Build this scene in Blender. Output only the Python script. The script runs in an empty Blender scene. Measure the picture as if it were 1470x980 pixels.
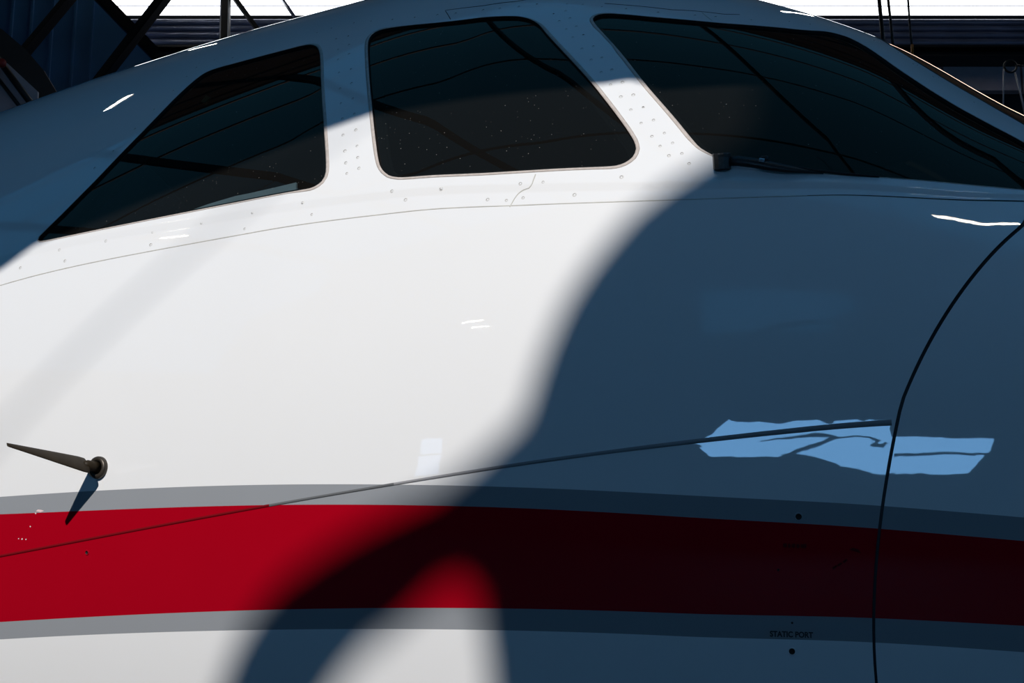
import bpy, bmesh, math, random
import numpy as np
from mathutils import Vector, Matrix
from mathutils.geometry import delaunay_2d_cdt

random.seed(7)
C = bpy.context.scene.collection
SC = bpy.context.scene

# ------------------------------------------------------------------ camera
FPX = 2042.0
CAM = np.array([1.443, -3.55, 1.65]); YAW = math.radians(30); PITCH = math.radians(12)
FW = np.array([-math.sin(YAW)*math.cos(PITCH), math.cos(YAW)*math.cos(PITCH), math.sin(PITCH)])
RT = np.array([math.cos(YAW), math.sin(YAW), 0.0])
UP = np.cross(RT, FW)
BK = np.array([-math.sin(YAW), math.cos(YAW), 0.0])          # horizontal, towards the back of the hangar
cd = bpy.data.cameras.new('camera'); cam = bpy.data.objects.new('camera', cd); C.objects.link(cam)
cd.sensor_width = 36.0; cd.lens = FPX/1470*36.0; cd.clip_start = 0.05; cd.clip_end = 300
cam.matrix_world = Matrix(((RT[0], UP[0], -FW[0], CAM[0]), (RT[1], UP[1], -FW[1], CAM[1]), (RT[2], UP[2], -FW[2], CAM[2]), (0, 0, 0, 1)))
SC.camera = cam

# ------------------------------------------------------------------ light and exposure
SUN = np.array([.247, -.83, .5]); SUN /= np.linalg.norm(SUN)
sd = bpy.data.lights.new('sun', 'SUN'); sd.energy = 3.75; sd.angle = math.radians(0.53); sd.color = (1.0, .963, .922)
so = bpy.data.objects.new('sun', sd); C.objects.link(so)
so.rotation_euler = Vector(SUN).to_track_quat('Z', 'Y').to_euler()
so.location = (3, -12, 9)
W = bpy.data.worlds.new('sky'); SC.world = W; W.use_nodes = True
bg = W.node_tree.nodes['Background']; bg.inputs[0].default_value = (.015, .105, .232, 1); bg.inputs[1].default_value = 1.0
SC.view_settings.view_transform = 'Standard'; SC.view_settings.look = 'None'
SC.view_settings.exposure = 0.0; SC.view_settings.gamma = 1.0; SC.view_settings.use_curve_mapping = False
SC.cycles.max_bounces = 8; SC.cycles.transparent_max_bounces = 16

# ------------------------------------------------------------------ materials
MATS = {}
def mat(name, col, rough=.5, metal=0.0, spec=.5, emit=None, estr=0.0, bump=0.0, bscale=20.0, vary=0.0, vscale=8.0, coat=0.0, ior=1.5):
    if name in MATS: return MATS[name]
    m = bpy.data.materials.new(name); m.use_nodes = True; nt = m.node_tree; b = nt.nodes['Principled BSDF']
    b.inputs['Base Color'].default_value = (*col, 1); b.inputs['Roughness'].default_value = rough
    b.inputs['Metallic'].default_value = metal; b.inputs['Specular IOR Level'].default_value = spec; b.inputs['IOR'].default_value = ior
    if coat: b.inputs['Coat Weight'].default_value = coat; b.inputs['Coat Roughness'].default_value = .02
    if emit: b.inputs['Emission Color'].default_value = (*emit, 1); b.inputs['Emission Strength'].default_value = estr
    tc = nt.nodes.new('ShaderNodeTexCoord')
    if vary:
        n = nt.nodes.new('ShaderNodeTexNoise'); n.inputs['Scale'].default_value = vscale; n.inputs['Detail'].default_value = 5
        nt.links.new(tc.outputs['Object'], n.inputs['Vector'])
        mx = nt.nodes.new('ShaderNodeMix'); mx.data_type = 'RGBA'
        mx.inputs[6].default_value = (*[c*(1-vary) for c in col], 1); mx.inputs[7].default_value = (*[min(1, c*(1+vary)) for c in col], 1)
        nt.links.new(n.outputs['Fac'], mx.inputs[0]); nt.links.new(mx.outputs[2], b.inputs['Base Color'])
    if bump:
        n = nt.nodes.new('ShaderNodeTexNoise'); n.inputs['Scale'].default_value = bscale; n.inputs['Detail'].default_value = 3
        nt.links.new(tc.outputs['Object'], n.inputs['Vector'])
        bp = nt.nodes.new('ShaderNodeBump'); bp.inputs['Strength'].default_value = 1.0; bp.inputs['Distance'].default_value = bump
        nt.links.new(n.outputs['Fac'], bp.inputs['Height']); nt.links.new(bp.outputs['Normal'], b.inputs['Normal'])
    MATS[name] = m; return m

M_WHITE = mat('white_gloss_paint', (.80, .80, .80), .015, bump=.00012, bscale=11, vary=.012, vscale=5, ior=1.7)
M_GREY = mat('grey_gloss_paint', (.285, .30, .32), .015, bump=.00012, bscale=11, vary=.02, ior=1.7)
M_RED = mat('red_gloss_paint', (.375, .0008, .010), .015, bump=.00012, bscale=11, vary=.03, ior=1.7)
M_SEAL = mat('beige_sealant', (.52, .46, .42), .7, spec=.2, vary=.28, vscale=90, bump=.0008, bscale=140)
M_JOINT = mat('aged_joint_filler', (.50, .49, .45), .6, spec=.3, vary=.3, vscale=30)
M_BLACK = mat('black_rubber', (.006, .006, .007), .55, spec=.3)
M_SEAM = mat('dark_rubber_seam', (.018, .020, .024), .5, spec=.3)
M_OLIVE = mat('olive_frame_primer', (.035, .032, .016), .6, spec=.2)
M_INSIDE = mat('dark_cockpit_lining', (.007, .008, .009), .9, spec=.1)
M_SEAT = mat('dark_seat_fabric', (.012, .012, .014), .9, spec=.1)
M_PSTRIP = mat('pale_blue_strip', (.38, .46, .54), .9, spec=.1, vary=.3, vscale=14)
M_SCREW = mat('painted_screw_head', (.60, .59, .57), .35, vary=.25, vscale=200)
M_RECESS = mat('dirty_screw_recess', (.07, .065, .06), .7, spec=.2)
M_BRASS = mat('weathered_bronze', (.026, .018, .010), .5, spec=.15, vary=.45, vscale=40)
M_BRASSD = mat('dark_bronze', (.055, .045, .035), .4, metal=.5, vary=.35, vscale=60)
M_WIPER = mat('black_wiper_paint', (.012, .011, .010), .45, vary=.5, vscale=60)
M_CUP = mat('worn_grey_metal', (.075, .07, .065), .5, metal=.3, vary=.5, vscale=120)
M_CLIP = mat('silver_clip', (.55, .6, .65), .3, metal=.5)
M_CHIP = mat('bare_paint_chip', (.75, .55, .55), .6)
M_TEXT = mat('black_stencil_ink', (.008, .009, .010), .5)
M_TEXTD = mat('dark_stencil_ink', (.12, .001, .004), .6, spec=.1)
M_STEEL = mat('dark_painted_steel', (.0055, .0065, .010), .5, vary=.4, vscale=3)
M_BLUEW = mat('blue_wall_sheet', (.06, .19, .42), .4, vary=.55, vscale=1.2, bump=.01, bscale=2)
M_DUCT = mat('blue_glossy_cladding', (.22, .26, .42), .28, metal=.3, vary=.6, vscale=1.5, bump=.012, bscale=2.5)
M_TAUPE = mat('taupe_board', (.05, .045, .045), .7, vary=.2)
M_PALE = mat('pale_panel', (.45, .47, .55), .6, vary=.15)
M_MAUVE = mat('mauve_grey_panel', (.55, .47, .52), .7, vary=.15)
M_REDP = mat('red_cap', (.30, .02, .02), .5)
M_ORANGE = mat('orange_tag', (.35, .12, .01), .5)
M_ROOF = mat('dark_roof_sheet', (.02, .022, .026), .7, vary=.2)
M_DARKW = mat('dark_wall_sheet', (.018, .02, .026), .7, vary=.2)
M_FLOOR = mat('dark_hangar_floor', (.022, .023, .025), .85, vary=.3, vscale=1.0)
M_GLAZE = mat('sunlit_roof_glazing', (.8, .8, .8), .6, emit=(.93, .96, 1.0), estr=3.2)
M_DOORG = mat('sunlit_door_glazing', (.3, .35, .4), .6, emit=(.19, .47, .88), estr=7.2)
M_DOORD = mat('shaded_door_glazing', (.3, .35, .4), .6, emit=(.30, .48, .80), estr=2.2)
M_LAMP = mat('tube_lamp_glow', (.8, .8, .8), .5, emit=(1.0, .93, .80), estr=24.0)
M_LAMPB = mat('lamp_housing', (.3, .3, .3), .5)

def glass_mat(name, tint, dust=True):
    m = bpy.data.materials.new(name); m.use_nodes = True; nt = m.node_tree; nt.nodes.clear()
    out = nt.nodes.new('ShaderNodeOutputMaterial'); tr = nt.nodes.new('ShaderNodeBsdfTransparent'); tr.inputs[0].default_value = (*tint, 1)
    gl = nt.nodes.new('ShaderNodeBsdfGlossy'); gl.inputs['Roughness'].default_value = 0.0; gl.inputs['Color'].default_value = (1, .68, .50, 1)
    fr = nt.nodes.new('ShaderNodeFresnel'); fr.inputs['IOR'].default_value = 1.45
    mx = nt.nodes.new('ShaderNodeMixShader')
    nt.links.new(fr.outputs[0], mx.inputs[0]); nt.links.new(tr.outputs[0], mx.inputs[1]); nt.links.new(gl.outputs[0], mx.inputs[2])
    last = mx
    if dust:
        tc = nt.nodes.new('ShaderNodeTexCoord'); vo = nt.nodes.new('ShaderNodeTexVoronoi'); vo.inputs['Scale'].default_value = 110
        nt.links.new(tc.outputs['Object'], vo.inputs['Vector'])
        lt = nt.nodes.new('ShaderNodeMath'); lt.operation = 'LESS_THAN'; lt.inputs[1].default_value = .11
        nt.links.new(vo.outputs['Distance'], lt.inputs[0])
        wn = nt.nodes.new('ShaderNodeTexWhiteNoise'); nt.links.new(vo.outputs['Position'], wn.inputs['Vector'])
        pw = nt.nodes.new('ShaderNodeMath'); pw.operation = 'POWER'; pw.inputs[1].default_value = 6.0; nt.links.new(wn.outputs['Value'], pw.inputs[0])
        mu = nt.nodes.new('ShaderNodeMath'); mu.operation = 'MULTIPLY'; nt.links.new(lt.outputs[0], mu.inputs[0]); nt.links.new(pw.outputs[0], mu.inputs[1])
        m2 = nt.nodes.new('ShaderNodeMath'); m2.operation = 'MULTIPLY_ADD'; m2.inputs[1].default_value = .35; m2.inputs[2].default_value = .010
        nt.links.new(mu.outputs[0], m2.inputs[0])
        df = nt.nodes.new('ShaderNodeBsdfDiffuse'); df.inputs[0].default_value = (.55, .52, .48, 1)
        ms = nt.nodes.new('ShaderNodeMixShader'); nt.links.new(m2.outputs[0], ms.inputs[0])
        nt.links.new(mx.outputs[0], ms.inputs[1]); nt.links.new(df.outputs[0], ms.inputs[2]); last = ms
    nt.links.new(last.outputs[0], out.inputs['Surface'])
    return m
M_GLASS = glass_mat('tinted_cockpit_glass', (.36, .42, .42))

# ------------------------------------------------------------------ object helpers
def link(name, me, m=None, parent=None, loc=None):
    o = bpy.data.objects.new(name, me); C.objects.link(o)
    if m is not None and me is not None and not me.materials: me.materials.append(m)
    if parent is not None: o.parent = parent
    if loc is not None: o.location = loc
    return o
def tag(o, label=None, cat=None, group=None, kind=None):
    if label: o['label'] = label
    if cat: o['category'] = cat
    if group: o['group'] = group
    if kind: o['kind'] = kind
    return o
def mesh_of(name, V, Fc, smooth=True):
    me = bpy.data.meshes.new(name); me.from_pydata([tuple(map(float, v)) for v in V], [], [tuple(map(int, f)) for f in Fc])
    if smooth: me.polygons.foreach_set('use_smooth', [True]*len(me.polygons))
    me.update(); return me
def obj(name, V, Fc, m, parent=None, smooth=True):
    return link(name, mesh_of(name, V, Fc, smooth), m, parent)
def merge(*parts):
    V = []; Fc = []
    for v, f in parts:
        k = len(V); V += [tuple(x) for x in v]; Fc += [tuple(i+k for i in q) for q in f]
    return V, Fc
def tube(pts, rad, seg=10, cap=True, flat=None):
    """a tube through pts; rad one radius or one per point; flat=(normal, ratio) squashes it"""
    pts = [np.array(p, float) for p in pts]; n = len(pts)
    rad = [rad]*n if np.isscalar(rad) else list(rad)
    V = []; Fc = []; prev = None
    for i, p in enumerate(pts):
        d = pts[min(i+1, n-1)]-pts[max(i-1, 0)]; d = d/np.linalg.norm(d)
        ref = np.array(flat[0], float) if flat else (prev if prev is not None else (np.array([0, 0, 1.]) if abs(d[2]) < .9 else np.array([1., 0, 0])))
        a = ref-d*(ref@d); a /= np.linalg.norm(a); b = np.cross(d, a); prev = a
        k = flat[1] if flat else 1.0
        for j in range(seg):
            t = 2*math.pi*j/seg
            V.append(p+rad[i]*(a*math.cos(t)*k+b*math.sin(t)))
    for i in range(n-1):
        for j in range(seg):
            Fc.append((i*seg+j, i*seg+(j+1) % seg, (i+1)*seg+(j+1) % seg, (i+1)*seg+j))
    if cap:
        Fc.append(tuple(range(seg-1, -1, -1))); Fc.append(tuple((n-1)*seg+j for j in range(seg)))
    return V, Fc
def slab(poly, e1, e2, e3, org, th):
    """an outline (list of 2-D points on axes e1,e2 from org) given thickness th along e3"""
    n = len(poly); V = []
    for k in (0, th):
        for (p, q) in poly: V.append(org+e1*p+e2*q+e3*k)
    Fc = [tuple(range(n)), tuple(range(2*n-1, n-1, -1))]
    for i in range(n): Fc.append((i, i+n, (i+1) % n+n, (i+1) % n))
    return V, Fc
Z = np.array([0, 0, 1.0]); G0 = np.array([CAM[0], CAM[1], 0.0])
def H(a, b, z): return G0+RT*a+BK*b+Z*z
def hbox(a0, a1, b0, b1, z0, z1):
    V = [H(a, b, z) for z in (z0, z1) for (a, b) in ((a0, b0), (a1, b0), (a1, b1), (a0, b1))]
    return V, [(3, 2, 1, 0), (4, 5, 6, 7), (0, 1, 5, 4), (1, 2, 6, 5), (2, 3, 7, 6), (3, 0, 4, 7)]
def at(px, py, b):
    """the point of the upright plane b metres into the hangar that is seen at a pixel: (a, z)"""
    d = FW+RT*((px-735)/FPX)+UP*((490-py)/FPX); t = b/(d@BK); P = CAM+d*t
    return float((P-CAM)@RT), float(P[2])

# ------------------------------------------------------------------ fuselage form: stations along x, ellipse-like sections
def pchip(xs, ys):
    xs = np.array(xs, float); ys = np.array(ys, float); h = np.diff(xs); d = np.diff(ys)/h
    m = np.zeros(len(xs))
    for i in range(1, len(xs)-1):
        if d[i-1]*d[i] > 0:
            w1 = 2*h[i]+h[i-1]; w2 = h[i]+2*h[i-1]; m[i] = (w1+w2)/(w1/d[i-1]+w2/d[i])
    m[0] = d[0]; m[-1] = d[-1]
    def f(x):
        x = np.clip(np.asarray(x, float), xs[0], xs[-1]); i = np.clip(np.searchsorted(xs, x)-1, 0, len(xs)-2); t = (x-xs[i])/h[i]
        return (1+2*t)*(1-t)**2*ys[i]+t*(1-t)**2*h[i]*m[i]+t*t*(3-2*t)*ys[i+1]+t*t*(t-1)*h[i]*m[i+1]
    return f
KX = [-7, -4, -2.7, -1.8, -1.2, -.7, -.3, 0, .3, .6, .9, 1.2, 1.6, 2.0, 2.4]
fT = pchip(KX, [3.50, 3.51, 3.522, 3.582, 3.603, 3.605, 3.56, 3.455, 3.32, 3.145, 2.90, 2.70, 2.52, 2.36, 2.12])
fW = pchip(KX, [1.15, 1.15, 1.14, 1.13, 1.12, 1.10, 1.07, 1.04, .99, .92, .84, .74, .60, .42, .18])
fZ = pchip(KX, [2.1]*10+[2.09, 2.06, 2.0, 1.94, 1.9])
fB = pchip(KX, [.6]*9+[.63, .68, .76, .92, 1.2, 1.6])
def Fimp(P):
    x, y, z = P[..., 0], P[..., 1], P[..., 2]; zc = fZ(x); h = np.where(z > zc, fT(x)-zc, zc-fB(x))
    return (y/fW(x))**2+((z-zc)/h)**2-1
def hit(px, py):
    px = np.atleast_1d(np.asarray(px, float)); py = np.atleast_1d(np.asarray(py, float))
    d = FW+RT*((px-735)/FPX)[:, None]+UP*((490-py)/FPX)[:, None]; d /= np.linalg.norm(d, axis=1)[:, None]
    ts = np.linspace(2.2, 7.0, 500); P = CAM+d[:, None]*ts[None, :, None]; f = Fimp(P)
    s = f < 0; ok = s.any(1); i = np.maximum(s.argmax(1), 1); i = np.where(ok, i, np.maximum(f.argmin(1), 1))
    lo = ts[i-1].copy(); hi = ts[i].copy()
    for _ in range(36):
        m = (lo+hi)/2; g = Fimp(CAM+d*m[:, None]) < 0; hi = np.where(g, m, hi); lo = np.where(g, lo, m)
    return CAM+d*((lo+hi)/2)[:, None]
def uv(pts):
    """pixels of the photograph -> (x, phi) on the skin, phi 0 at the crown and pi under the keel"""
    pts = np.asarray(pts, float); P = hit(pts[:, 0], pts[:, 1]); x = P[:, 0]; zc = fZ(x)
    h = np.where(P[:, 2] > zc, fT(x)-zc, zc-fB(x))
    return np.stack([x, np.arctan2(-P[:, 1]/fW(x), (P[:, 2]-zc)/h)], 1)
def fit(pts, deg, x0, x1):
    """smooth phi(x) through pixel points, straight beyond the ends"""
    q = uv(pts); c = np.polyfit(q[:, 0], q[:, 1], deg); dc = np.polyder(c); a, b = q[:, 0].min(), q[:, 0].max()
    def f(x):
        x = np.asarray(x, float); xc = np.clip(x, a, b)
        return np.polyval(c, xc)+np.polyval(dc, xc)*(x-xc)*.6
    return f
phi_J = fit([(0, 408), (120, 380), (240, 353), (360, 332), (470, 315), (560, 308), (735, 295), (900, 285), (1100, 280), (1250, 282), (1380, 284), (1470, 287)], 5, 0, 0)
phi_C = fit([(0, 372), (60, 358), (150, 341), (270, 318), (360, 303), (450, 293), (560, 279), (700, 274), (760, 269), (900, 266), (1000, 262), (1100, 264), (1200, 268), (1330, 275), (1470, 281)], 5, 0, 0)
STRIPE = [fit(p, 4, 0, 0) for p in (
    [(0, 713), (140, 703), (300, 698), (520, 695), (700, 698), (900, 705), (1100, 716), (1260, 727), (1470, 742)],
    [(0, 738), (150, 731), (300, 727), (500, 724), (700, 728), (900, 736), (1100, 748), (1260, 760), (1470, 776)],
    [(0, 893), (150, 884), (300, 878), (500, 874), (700, 873), (900, 877), (1100, 883), (1260, 889), (1470, 898)],
    [(0, 918), (150, 910), (300, 906), (550, 903), (750, 906), (1000, 913), (1260, 924), (1470, 936)])]
sq = uv([(1470, 322), (1440, 345), (1410, 378), (1380, 420), (1340, 480), (1310, 540), (1291, 600), (1280, 640), (1268, 700), (1262, 760), (1258, 860), (1257, 980)])
_c = np.polyfit(sq[:, 1], sq[:, 0], 4); _a, _b = sq[:, 1].min(), sq[:, 1].max(); _d = np.polyder(_c)
def x_seam(phi):
    phi = np.asarray(phi, float); pc = np.clip(phi, _a, _b)
    return np.polyval(_c, pc)+np.polyval(_d, pc)*np.clip(phi-pc, -.6, .6)*.5
def sst(t): t = np.clip(t, 0, 1); return t*t*(3-2*t)
def step(x, phi):
    """window surround stands a few mm proud of the lower skin, down to the crease under the windows"""
    return -.0035*sst((phi-phi_C(x))/.016+.5)
def base(x, phi):
    zc = fZ(x); c = np.cos(phi); h = np.where(c > 0, fT(x)-zc, zc-fB(x))
    return np.stack([x+0*phi, -fW(x)*np.sin(phi), zc+h*c], -1)
def nrm0(x, phi):
    e = 1e-3; du = base(x+e, phi)-base(x-e, phi); dv = base(x, phi+e)-base(x, phi-e)
    n = np.cross(dv, du); n /= np.maximum(np.linalg.norm(n, axis=-1, keepdims=True), 1e-12)
    flip = (n*np.stack([0*x, -np.sin(phi), np.cos(phi)], -1)).sum(-1) < 0
    return np.where(flip[..., None], -n, n)
def surf(x, phi, off=0.0):
    x = np.asarray(x, float); phi = np.asarray(phi, float)
    return base(x, phi)+nrm0(x, phi)*(step(x, phi)+off)[..., None]
def nrm(x, phi):
    e = 1.5e-3; du = surf(x+e, phi)-surf(x-e, phi); dv = surf(x, phi+e)-surf(x, phi-e)
    n = np.cross(dv, du); n /= np.maximum(np.linalg.norm(n, axis=-1, keepdims=True), 1e-12)
    flip = (n*nrm0(x, phi)).sum(-1) < 0
    return np.where(flip[..., None], -n, n)
def chaikin(P, k=2, closed=True):
    P = np.asarray(P, float)
    for _ in range(k):
        A = P; B = np.roll(P, -1, 0)
        if not closed: A, B = P[:-1], P[1:]
        Q = np.empty((2*len(A), 2)); Q[0::2] = .8*A+.2*B; Q[1::2] = .2*A+.8*B
        P = Q if closed else np.vstack([P[:1], Q, P[-1:]])
    return P
def resample(P, d, closed=True):
    P = np.vstack([P, P[:1]]) if closed else np.asarray(P, float)
    L = np.r_[0, np.cumsum(np.linalg.norm(np.diff(P, axis=0), axis=1))]; n = max(3, int(L[-1]/d)); s = np.linspace(0, L[-1], n+1)
    Q = np.stack([np.interp(s, L, P[:, 0]), np.interp(s, L, P[:, 1])], 1)
    return Q[:-1] if closed else Q
def inside(P, poly):
    x, y = P[:, 0], P[:, 1]; r = np.zeros(len(P), bool); n = len(poly)
    for i in range(n):
        x0, y0 = poly[i]; x1, y1 = poly[(i+1) % n]
        if y0 == y1: continue
        r ^= ((y0 > y) != (y1 > y)) & (x < (x1-x0)*(y-y0)/(y1-y0)+x0)
    return r

# window outlines, read off the photograph and laid on the skin
W3 = [(53.5, 343), (57, 347), (89, 340.5), (214, 315), (321, 294), (443, 271.5), (454, 267), (463, 260), (468.5, 249), (468, 221), (464.5, 167), (460.7, 96), (459.5, 76), (455, 66.5), (444, 63),
      (393, 76), (339, 90.5), (309, 98.5), (294, 104.5), (278.5, 115.8), (214, 181), (143, 254), (89, 308), (58, 338)]
W2 = [(527.8, 60), (532, 51), (542, 44), (559, 40), (644, 31.5), (722, 23.5), (746, 23.5), (763, 28), (775, 36), (784, 48), (815, 81), (848, 117), (880, 158), (899, 184), (910.5, 202), (914, 214), (909, 226), (896, 235), (878.8, 239.5),
      (780, 243.5), (678, 250), (578, 255.5), (559, 253), (548.5, 244), (543.5, 233), (538.6, 197), (533.5, 146), (529, 95)]
W1 = [(850, 28), (853.7, 23), (862.5, 20), (880, 19.5), (948, 26), (1037, 34), (1096, 38), (1155, 44), (1190, 45.5), (1217, 53), (1237, 63), (1268, 83.7), (1292, 101), (1333, 128), (1374, 153), (1415, 175), (1470, 204), (1530, 240), (1552, 260), (1550, 272), (1530, 277),
      (1470, 273), (1384, 264.5), (1288, 256.5), (1224, 252.5), (1180, 249), (1105, 243), (1060, 237), (1040, 230), (1023, 223), (1004, 212), (992, 198), (971, 172), (954.5, 153), (927.6, 122.5), (890.6, 74.5), (857, 38.5)]
W0e = [(1256, 52), (1276, 64), (1294.5, 75.5), (1313, 87), (1345.5, 107), (1374, 124), (1415, 147), (1466, 176), (1540, 222)]
def smooth_uv(px): return resample(chaikin(uv(px), 2), .010)
pW3, pW2, pW1 = smooth_uv(W3), smooth_uv(W2), smooth_uv(W1)
e0 = uv(W0e); e0 = np.vstack([[e0[0, 0]-.02, e0[0, 1]-.10], e0, [e0[-1, 0]+.02, e0[-1, 1]-.10]])
pW0 = resample(np.vstack([chaikin(e0, 2, False), [[e0[-1, 0]+.02, 0.0], [e0[0, 0]-.03, 0.0]]]), .012)
pW0[:, 1] = np.maximum(pW0[:, 1], 0)
WIN = [pW3, pW2, pW1, pW0]
X0, X1 = -7.0, 2.4

# triangulate the right half of the skin around all its outlines
pts = []; edges = []; lim = {}
def add_line(P, closed=False):
    k = len(pts); n = len(P); pts.extend(map(tuple, P))
    edges.extend((k+i, k+(i+1) % n) for i in range(n if closed else n-1))
add_line(np.array([(x, 0) for x in np.arange(X0, X1, .08)]+[(X1, p) for p in np.linspace(0, math.pi, 40)]+[(x, math.pi) for x in np.arange(X1-.08, X0, -.08)]+[(X0, p) for p in np.linspace(math.pi, 0, 40)[:-1]]), True)
for p in WIN[:3]: add_line(p, True)
add_line(pW0, True)
xs_f = np.r_[np.arange(X0+.01, -2.6, .10), np.arange(-2.6, 1.25, .022), np.arange(1.27, X1-.01, .06)]
for f in [phi_J]+STRIPE: add_line(np.stack([xs_f, f(xs_f)], 1))
for o in (-.010, -.005, .005, .010): add_line(np.stack([xs_f, phi_C(xs_f)+o], 1))
ps = np.arange(.02, math.pi-.02, .022); GAP = np.interp(ps, [.9, 1.5, 2.2], [.0040, .0034, .0020])
add_line(np.stack([x_seam(ps)-GAP, ps], 1)); add_line(np.stack([x_seam(ps)+GAP, ps], 1))
for x in np.arange(X0+.1, X1, .10):
    for p in np.arange(.1, math.pi-.05, .10):
        if not (-2.6 < x < 1.3 and p < 2.5): pts.append((x+.013, p+.007))
for x in np.arange(-2.6, 1.3, .034):
    for p in np.arange(.03, 2.5, .034): pts.append((x+.0037, p+.0051))
vo, eo, fo = delaunay_2d_cdt([Vector(p) for p in pts], edges, [], 0, 1e-6)[:3]
UVP = np.array([tuple(v) for v in vo]); TRI = np.array([tuple(f) for f in fo if len(f) == 3])
CEN = UVP[TRI].mean(1)
cls = np.full(len(TRI), 'low', dtype='<U8')
cls[CEN[:, 1] < phi_J(CEN[:, 0])] = 'canopy'
dS = CEN[:, 0]-x_seam(CEN[:, 1])
cls[dS > 0] = 'radome'; cls[(np.abs(dS) < np.interp(CEN[:, 1], [.9, 1.5, 2.2], [.0040, .0034, .0020])) & (CEN[:, 1] > .02) & (CEN[:, 1] < math.pi-.02)] = 'gap'
cls[(dS > 0) & (CEN[:, 1] < phi_J(CEN[:, 0]))] = 'canopy'; cls[(cls == 'gap') & (CEN[:, 1] < phi_J(CEN[:, 0]))] = 'canopy'
for i, p in enumerate(WIN): cls[inside(CEN, p)] = 'win%d' % i
paint = np.zeros(len(TRI), int)
s_ = [f(CEN[:, 0]) for f in STRIPE]
paint[(CEN[:, 1] > s_[0]) & (CEN[:, 1] < s_[3])] = 1; paint[(CEN[:, 1] > s_[1]) & (CEN[:, 1] < s_[2])] = 2

def skin_obj(name, sel, mats, off=0.0, parent=None, both=True, side=1, inward=False, slots=None, nfun=None):
    """mesh of the chosen triangles, lifted off the form; both = with its mirror image across the keel plane"""
    T = TRI[sel]; idx, inv = np.unique(T, return_inverse=True); T = inv.reshape(T.shape); q = UVP[idx]
    P = surf(q[:, 0], q[:, 1], off); N = (nfun or nrm)(q[:, 0], q[:, 1])
    a = P[T]; g = np.cross(a[:, 1]-a[:, 0], a[:, 2]-a[:, 0]); fl = (g*N[T[:, 0]]).sum(1) < 0
    T = np.where(fl[:, None], T[:, ::-1], T)
    if inward: T = T[:, ::-1]; N = -N
    mir = np.array([1, -1, 1]); sl = slots[sel] if slots is not None else np.zeros(len(T), int)
    if both: P = np.vstack([P, P*mir]); N = np.vstack([N, N*mir]); T = np.vstack([T, T[:, ::-1]+len(idx)]); sl = np.r_[sl, sl]
    elif side < 0: P = P*mir; N = N*mir; T = T[:, ::-1]
    me = mesh_of(name, P, T); 
    for m in mats: me.materials.append(m)
    me.polygons.foreach_set('material_index', sl.astype(np.int32))
    me.normals_split_custom_set_from_vertices([tuple(n) for n in N])
    return link(name, me, None, parent)

jet = bpy.data.objects.new('business_jet', None); C.objects.link(jet)
tag(jet, 'white business jet nose with red and grey stripe, dark cockpit windows, standing in hangar', 'aircraft')
PAINT = [M_WHITE, M_GREY, M_RED]
skin_obj('fuselage_skin', cls == 'low', PAINT, parent=jet, slots=paint)
skin_obj('radome', cls == 'radome', PAINT, parent=jet, slots=paint)
skin_obj('cockpit_surround', cls == 'canopy', [M_WHITE], parent=jet)
lin = np.isin(cls, ['canopy', 'low']) & (CEN[:, 0] > -2.4) & (CEN[:, 0] < 1.2) & (CEN[:, 1] < 2.0)
skin_obj('cockpit_lining', lin, [M_INSIDE], -.035, parent=jet, inward=True, nfun=nrm0)
nc = [np.array([X1, -float(fW(X1))*math.sin(t), float(fZ(X1))+(float(fT(X1)-fZ(X1)) if math.cos(t) > 0 else float(fZ(X1)-fB(X1)))*math.cos(t)]) for t in np.linspace(0, 2*math.pi, 33)[:-1]]
obj('nose_cap', [(X1+.05, 0, 1.95)]+nc, [(0, i+1, (i+1) % 32+1) for i in range(32)], M_WHITE, jet)

def ribbon(P, w0, w1, off, closed=False, th=.0012, mirror=False):
    """a low strip along a line of (x, phi): from w0 to w1 metres to its left, lifted off; with thickness"""
    P = np.asarray(P, float); n = len(P); S = surf(P[:, 0], P[:, 1]); N = nrm0(P[:, 0], P[:, 1])
    if closed: D = np.roll(S, -1, 0)-np.roll(S, 1, 0)
    else: D = np.gradient(S, axis=0)
    D /= np.maximum(np.linalg.norm(D, axis=1, keepdims=True), 1e-9); L = np.cross(N, D)
    w0 = np.broadcast_to(w0, (n,)); w1 = np.broadcast_to(w1, (n,))
    rows = [S+L*w0[:, None]+N*(off-th), S+L*w0[:, None]+N*off, S+L*w1[:, None]+N*off, S+L*w1[:, None]+N*(off-th)]
    V = np.vstack(rows); Fc = []
    for i in range(n if closed else n-1):
        j = (i+1) % n
        for r in range(3): Fc.append((r*n+i, r*n+j, (r+1)*n+j, (r+1)*n+i))
    if mirror:
        k = len(V); V = np.vstack([V, V*np.array([1, -1, 1])]); Fc += [tuple(i+k for i in reversed(f)) for f in Fc]
    return V, Fc
def reveal(P, depth, inw, mirror=False, sign=1):
    """the edge of an opening, going down into the skin"""
    n = len(P); S = surf(P[:, 0], P[:, 1]); N = nrm0(P[:, 0], P[:, 1]); D = np.roll(S, -1, 0)-np.roll(S, 1, 0)
    D /= np.linalg.norm(D, axis=1, keepdims=True); L = np.cross(N, D)*inw
    V = np.vstack([S+N*.0002, S-N*depth, S-N*depth+L*.016, S-N*(depth+.02)+L*.016]); Fc = []
    for i in range(n):
        j = (i+1) % n
        for r in range(3): Fc.append((r*n+i, r*n+j, (r+1)*n+j, (r+1)*n+i))
    return V, Fc
def area(P): return .5*np.sum(P[:, 0]*np.roll(P[:, 1], -1)-np.roll(P[:, 0], -1)*P[:, 1])
def orient(P): return P if area(P) > 0 else P[::-1]
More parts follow.
